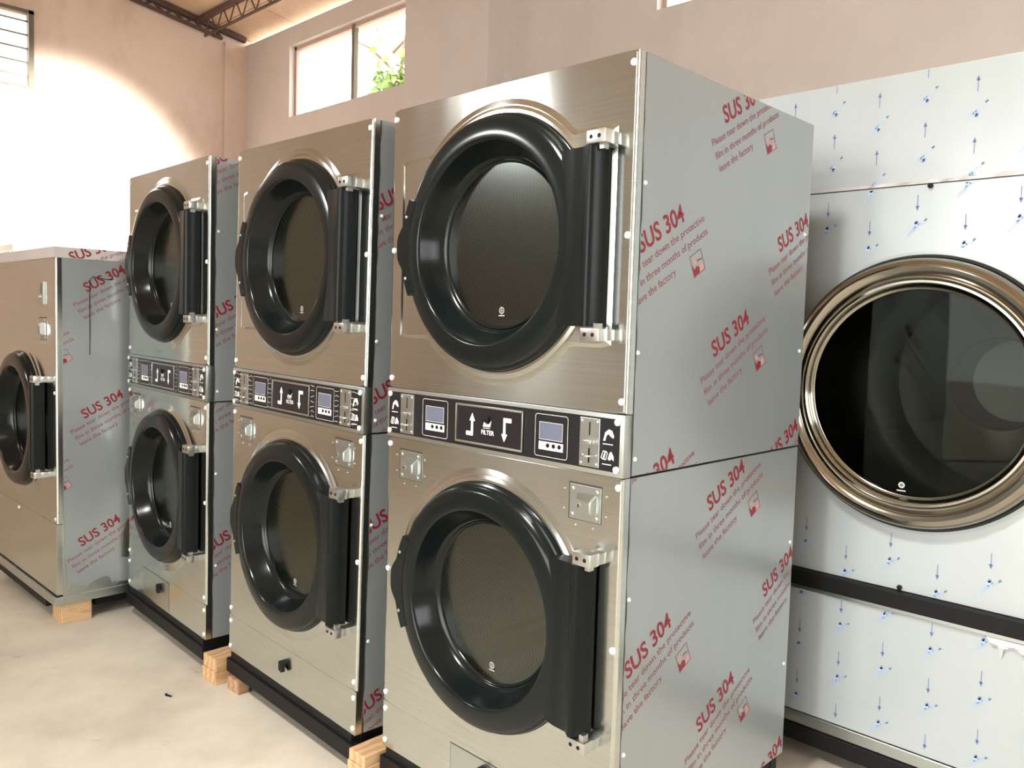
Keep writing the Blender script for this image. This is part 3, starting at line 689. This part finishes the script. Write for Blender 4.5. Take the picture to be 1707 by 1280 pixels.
# ------------------------------------------------------------------ low single dryer at the left
def low_dryer():
    X4, Y4, H4 = -2.1424, -.3072, 1.6643; w4 = 1.07; B4 = .0255; d4 = 1.05
    r = thing('single_dryer', 'low single-door steel tumble dryer at the left edge with torn printed film on its side', 'tumble dryer', (X4-w4, Y4, FZ-Z0))
    cx = w4-.535; zs = .405
    cab = shell('cabinet', .001, w4-.001, .026, d4, sq(B4), sq(H4), M['steel_plain'], r)
    fp = panel_hole('front_panel', 0, w4, sq(zs)+.001, sq(H4), cx, sq(.862), .335, r, M['steel'], Rc=.40, hx=0, fl=.028)
    mb = MB(); mb.box(0, w4, 0, .028, sq(.062), sq(zs), .002); kp = mb.build('kick_panel', M['steel'], r)
    mb = MB(); mb.box(.004, w4-.004, .004, .012, sq(zs)-.001, sq(zs)+.002); mb.build('seam', M['seam'], kp)
    mb = MB(); mb.box(-.006, w4+.006, -.012, .03, sq(B4)-.012, sq(.055), .002); mb.box(w4-.03, w4+.006, .03, d4, sq(B4)-.012, sq(.055), .002); mb.build('base_frame', M['steel_plain'], r)
    door(r, cx, sq(.862), sticker=False); drum(r, cx, sq(.862))
    coin_box(r, w4-.235, w4-.130, sq(1.275), sq(1.385))
    mb = MB(); mb.box(w4-.205, w4-.155, -.008, 0, sq(1.445), sq(1.555), .002); e = mb.build('coin_acceptor', M['steel_plain'], r)
    mb = MB(); mb.box(w4-.182, w4-.178, -.009, -.0075, sq(1.50), sq(1.545)); mb.build('coin_slot', M['blackmatte'], e)
    mb = MB(); mb.box(w4-.19, w4-.17, -.022, -.008, sq(1.478), sq(1.488), .002); mb.build('reject_button', M['chrome'], e)
    for z in (1.03, .43): cap(fp, w4-.016, sq(z), 0)
    cap(kp, w4-.60, sq(.385), 0)
    # film covered lid
    mb = MB(); mb.box(-.01, w4+.001, -.006, d4+.005, sq(H4), sq(1.7155), .002); lid = mb.build('lid', M['capfilm'], r)
    side_print(lid, w4+.0018, [(.070, sq(1.648), 22)], (.0, .9, sq(H4)+.002, sq(1.714)))
    # torn film sheet
    tears = [(.046, .071), (.052, .095), (.067, .118), (.088, .104), (.110, .092), (.136, .080), (.152, .096), (.172, .100), (.195, .112), (.215, .116), (.236, .111), (.251, .071), (.258, .079), (.264, .095), (.270, .074), (.290, .076), (.310, .073), (.322, .074), (.330, .080),
             (.334, .190), (.300, .197), (.278, .199), (.285, .250), (.290, .285), (.305, .330), (.324, .382), (.345, .40), (.70, .42), (d4-.02, .42), (d4-.02, H4-.004), (.031, H4-.004), (.0285, 1.45), (.032, 1.20), (.0285, .90), (.031, .60), (.028, .445), (.036, .37), (.030, .30), (.029, .234), (.040, .215), (.044, .15)]
    xs = w4+.0004
    f = obj('protective_film', [(xs, p[0], sq(p[1])) for p in tears], [tuple(range(len(tears)))], M['film'], cab)
    bm = bmesh.new(); bm.from_mesh(f.data); bmesh.ops.triangulate(bm, faces=bm.faces); bmesh.ops.recalc_face_normals(bm, faces=bm.faces); bm.to_mesh(f.data); bm.free()
    side_print(f, xs+.0007, [(u, sq(v), a) for u, v, a in ((.138, 1.509, 30), (.125, .903, 28), (.109, .282, 28), (-.215, 1.205, 28), (-.220, .600, 28))], (.032, .9, sq(.09), sq(H4)-.006))
    mb = MB(); mb.tube([(xs+.002, .149, sq(1.21)), (xs+.002, .150, sq(1.35)), (xs+.002, .149, sq(1.50)), (xs+.002, .152, sq(1.572)), (xs+.002, .165, sq(1.585)), (xs+.002, .19, sq(1.580)), (xs+.002, .222, sq(1.574)), (xs+.002, .26, sq(1.577))], .0018, 5)
    mb.build('film_cut', M['blackmatte'], cab)
    mb = MB(); mb.box(.03, w4-.16, -.002, .05, 0, sq(B4)-.012); mb.box(w4-.09, w4-.03, .18, d4-.02, 0, sq(B4)-.012); mb.box(.03, .09, .05, d4-.02, 0, sq(B4)-.012); mb.box(.09, w4-.09, d4-.1, d4-.03, 0, sq(B4)-.012)
    mb.build('skid', M['blackmatte'], r)
low_dryer()

# ------------------------------------------------------------------ large machine at the right
def big_machine():
    X5, Y5, w5, d5 = .42, 1.2, 1.50, 1.45; cx = 1.168-X5; cz = sq(1.2325)
    r = thing('large_washer', 'large white-film-covered machine at the right edge with big round steel door and blue printed arrows', 'washing machine', (X5, Y5, FZ-Z0))
    body = shell('body', .001, w5-.001, .02, d5, sq(.03), sq(2.247), M['steel_plain'], r)
    mb = MB(); mb.box(0, w5, -.001, .02, sq(1.897), sq(2.249), .004); up = mb.build('upper_panel', M['whitefilm'], r)
    mid = panel_hole('door_panel', 0, w5, sq(.590), sq(1.890), cx, cz, .405, r, M['whitefilm'], Rc=.45, hx=0, fl=.02)
    mb = MB(); mb.box(0, w5, 0, .02, sq(.075), sq(.515), .002); lo = mb.build('lower_panel', M['whitefilm'], r)
    mb = MB(); mb.box(0, w5, -.004, .02, sq(.030), sq(.072), .003); mb.build('base_strip', M['steel_plain'], r)
    mb = MB(); mb.box(-.002, w5+.002, -.026, .02, sq(.532), sq(.588), .005); bar = mb.build('bumper_bar', M['blackmatte'], r)
    mb = MB(); mb.box(0, w5, -.006, .02, sq(.514), sq(.531), .002); mb.build('bumper_lip', M['steel_plain'], r)
    # ragged lifted film strip along the seam
    rnd = random.Random(4); V = []; n = 60
    for i in range(n+1):
        x = w5*i/n; V += [(x, -.002, sq(1.893)), (x, -.002-.006*rnd.random(), sq(1.900)+rnd.uniform(0, .007))]
    obj('film_edge', V, [(2*i, 2*i+2, 2*i+3, 2*i+1) for i in range(n)], M['capfilm'], up)
    mb = MB(); mb.box(0, w5, -.0005, .004, sq(1.8895), sq(1.8975)); mb.build('seam', M['seam'], up)
    # torn piece under the bumper bar
    tp = [(.985, .514), (1.00, .500), (1.005, .485), (1.02, .497), (1.03, .455), (1.038, .490), (1.06, .498), (1.085, .488), (1.10, .475), (1.15, .480), (1.2, .50), (1.22, .516)]
    obj('torn_film', [(p[0], -.004-.010*(i % 2), sq(p[1])) for i, p in enumerate(tp)], [tuple(range(len(tp)))], M['capfilm'], lo)
    for x, z in ((1.171-X5, 1.884), (1.150-X5, .600)):
        mb = MB(); mb.disc(x, sq(z), .0085, -.001, -.009, 6, .001); mb.build('bolt', M['blackmatte'], mid)
    # door: gasket, rolled steel ring, glass
    gk = lathe('gasket', cx, cz, [(.436, .0), (.438, -.012), (.430, -.020), (.424, -.014), (.424, 0)], M['rubber'], r, 112)
    dr = lathe('door', cx, cz, [(.426, -.004), (.427, -.030), (.422, -.048), (.412, -.060), (.398, -.066), (.385, -.062), (.376, -.052), (.371, -.038), (.366, -.034), (.361, -.040), (.356, -.046), (.349, -.046),
          (.343, -.040), (.339, -.028), (.334, -.020), (.329, -.018), (.327, -.010)], M['polished'], r, 128)
    V = []; F = []; n = 96; rr = [0.001, .11, .22, .30, .329]; yy = [-.013, -.013, -.0128, -.0125, -.012]
    for q, y in zip(rr, yy): V += [(cx+q*math.cos(2*PI*k/n), y, cz+q*math.sin(2*PI*k/n)) for k in range(n)]
    for j in range(4): F += [(j*n+k, (j+1)*n+k, (j+1)*n+(k+1) % n, j*n+(k+1) % n) for k in range(n)]
    obj('door_glass', V, F, M['glass_big'], dr, True)
    mb = MB(); x, z = 1.141-X5, sq(.935); 
    for k in range(16):
        a, b = 2*PI*k/16, 2*PI*(k+1)/16; mb.add([(x+q*math.cos(t), -.0142, z+q*math.sin(t)) for t in (a, b) for q in (.006, .010)], [(0, 1, 3, 2)])
    for k in range(3): mb.box(x-.005, x+.005, -.0144, -.0142, z-.005+.004*k, z-.0035+.004*k)
    mb.box(x-.014, x+.014, -.0146, -.0144, z-.020, z-.016); mb.build('glass_emblem', M['greyline'], dr)
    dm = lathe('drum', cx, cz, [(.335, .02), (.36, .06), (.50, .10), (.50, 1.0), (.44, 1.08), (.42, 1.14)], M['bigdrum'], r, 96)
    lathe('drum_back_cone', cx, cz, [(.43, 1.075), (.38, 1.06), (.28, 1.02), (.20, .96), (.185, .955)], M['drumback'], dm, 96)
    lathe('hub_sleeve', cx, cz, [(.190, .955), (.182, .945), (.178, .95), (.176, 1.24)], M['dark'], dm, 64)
    mb = MB(); mb.disc(cx, cz, .176, 1.25, 1.235, 48); mb.build('hub_disc', M['hub'], dm)
    # blue marks on the film
    def marks(par, xs, zs, dirn, yf, box):
        G = []
        for x, z0 in xs:
            z = z0
            while z > zs[0]-.1: z -= .1835
            while z < zs[1]+.1:
                ar = [([(-.0012, -.024), (.0012, -.024), (.0012, .016), (-.0012, .016)], [(0, 1, 2, 3)], 0), ([(-.0062, .010), (.0062, .010), (0, .026)], [(0, 1, 2)], 0)]
                G.append((ar, x, z, 0 if dirn > 0 else PI))
                dz_ = -.078 if dirn < 0 else .078*-1
                zm = z+dz_
                G.append((LASER, x, zm, math.radians(42)))
                n = 8; dp = [(.0045*math.cos(2*PI*k/n), .0065*math.sin(2*PI*k/n)) for k in range(n)]
                G.append(([(dp, [tuple(range(n))], 0)], x+.001*dirn, zm+(.016 if dirn < 0 else -.016), math.radians(-25)))
                G.append(([([(-.012, -.002), (.012, -.002), (.010, .010), (-.004, .012)], [(0, 1, 2, 3)], 1)], x, zm+(.004 if dirn < 0 else -.014), math.radians(42)))
                z += .1835
        clip_print('film_print', G, None, box, lambda u, v: (u, yf, v), par, [M['blue'], M['bluepale']])
    cols = [(.857-X5, 2.060), (1.0-X5, 1.990), (1.145-X5, 2.059), (1.288-X5, 1.993), (.713-X5, 2.002), (.57-X5, 2.06), (1.432-X5, 2.06), (1.576-X5, 1.99), (1.72-X5, 2.06)]
    marks(up, [(x, sq(z)) for x, z in cols], (sq(1.897), sq(2.249)), 1, -.0019, (.003, w5-.003, sq(1.902), sq(2.246)))
    cols = [(.848-X5, 1.834), (.990-X5, 1.763), (1.135-X5, 1.835), (1.277-X5, 1.766), (1.421-X5, 1.836), (.70-X5, 1.77), (.56-X5, 1.834), (1.565-X5, 1.766), (1.71-X5, 1.836)]
    cols2 = [(x-.012, z-.0035) for x, z in cols]
    mk = lambda c: [(x, sq(z)) for x, z in c]
    # the band round the door is left free by the hole: clip above, below and beside it
    marks(mid, mk(cols), (sq(1.70), sq(1.885)), -1, -.0012, (.003, w5-.003, sq(1.688), sq(1.885)))
    marks(mid, mk([c for c in cols2 if c[0]+X5 < 1.0 or c[0]+X5 > 1.6]), (sq(.9), sq(1.66)), -1, -.0012, (.003, cx-.452, sq(.80), sq(1.687)))
    marks(mid, mk([c for c in cols2 if c[0]+X5 > 1.5]), (sq(.9), sq(1.66)), -1, -.0012, (cx+.452, w5-.003, sq(.80), sq(1.687)))
    c3 = [(.829-X5, .748), (.971-X5, .676), (1.114-X5, .748), (1.259-X5, .676), (1.406-X5, .744), (.687-X5, .676), (1.55-X5, .676), (1.69-X5, .748)]
    marks(mid, mk(c3), (sq(.60), sq(.78)), -1, -.0012, (.003, w5-.003, sq(.592), sq(.777)))
    c4 = [(x-.006, {.748: .381, .676: .490, .744: .378}[z]) for x, z in c3]
    marks(lo, mk(c4), (sq(.08), sq(.51)), -1, -.0012, (.003, w5-.003, sq(.078), sq(.510)))
    mb = MB(); mb.box(.0, w5, -.012, .05, 0, .058, .004); mb.box(.0, .06, .05, d5-.02, 0, .058); mb.box(w5-.06, w5, .05, d5-.02, 0, .058); mb.build('skid', M['blackmatte'], r)
big_machine()

# ------------------------------------------------------------------ machine far behind, only its top corner shows
r = thing('metal_cabinet', 'grey metal cabinet far behind, only its top corner shows at the left edge', 'cabinet', (-7.0, .55, 0))
mb = MB(); mb.box(0, .90, 0, .6, 0, zf(1.993), .006); mb.build('cabinet_body', M['greypaint'], r)
mb = MB(); mb.box(.04, .86, -.012, 0, .08, zf(1.93), .004); mb.build('cabinet_door', M['greypaint'], r)
mb = MB(); mb.box(.78, .80, -.035, -.012, 1.0, 1.14, .004); mb.build('handle', M['chrome'], r)

# ------------------------------------------------------------------ timber blocks under the machines
def block(label, x0, x1, y0, y1, h, m='wood', b=.003, layers=1):
    mb = MB()
    for k in range(layers): mb.box(x0+.003*k, x1-.002*k, y0+.004*k, y1-.003*k, h*k/layers, h*(k+1)/layers-.0004, b)
    return tag(mb.build('timber_block', M[m]), label, 'wooden block', 'timber blocks propping up the machines')
block('pale pine block under the front corner of the low single dryer at the left', -2.285, -2.150, -.285, -.150, .097, layers=1)
block('small pale wooden block on the floor between the farthest and middle stacked dryers', -1.160, -1.040, -.055, .09, .105, layers=2)
block('thin brown wooden wedge under the left end of the middle stacked dryer', -.99, -.90, -.028, .02, .053, 'wood2')
block('layered pine block at the bottom edge between the middle and nearest stacked dryers', -.108, -.012, -.065, .24, .11, layers=3)
block('brown timber under the left end of the nearest stacked dryer', .02, .14, -.02, .06, .054, 'wood2')
block('brown timber hidden in shadow under the large film-covered machine', .60, .74, 1.21, 1.32, .0545, 'wood2')
# white scrap and dark screw on the floor
mb = MB(); mb.tube([(-1.085, -.235, .004), (-1.060, -.226, .004)], [.004, .003], 8); mb.disc(-1.087, .004, .006, -.232, -.238, 8)
tag(mb.build('floor_screw', M['blackmatte']), 'tiny dark screw lying alone on the concrete floor', 'screw')
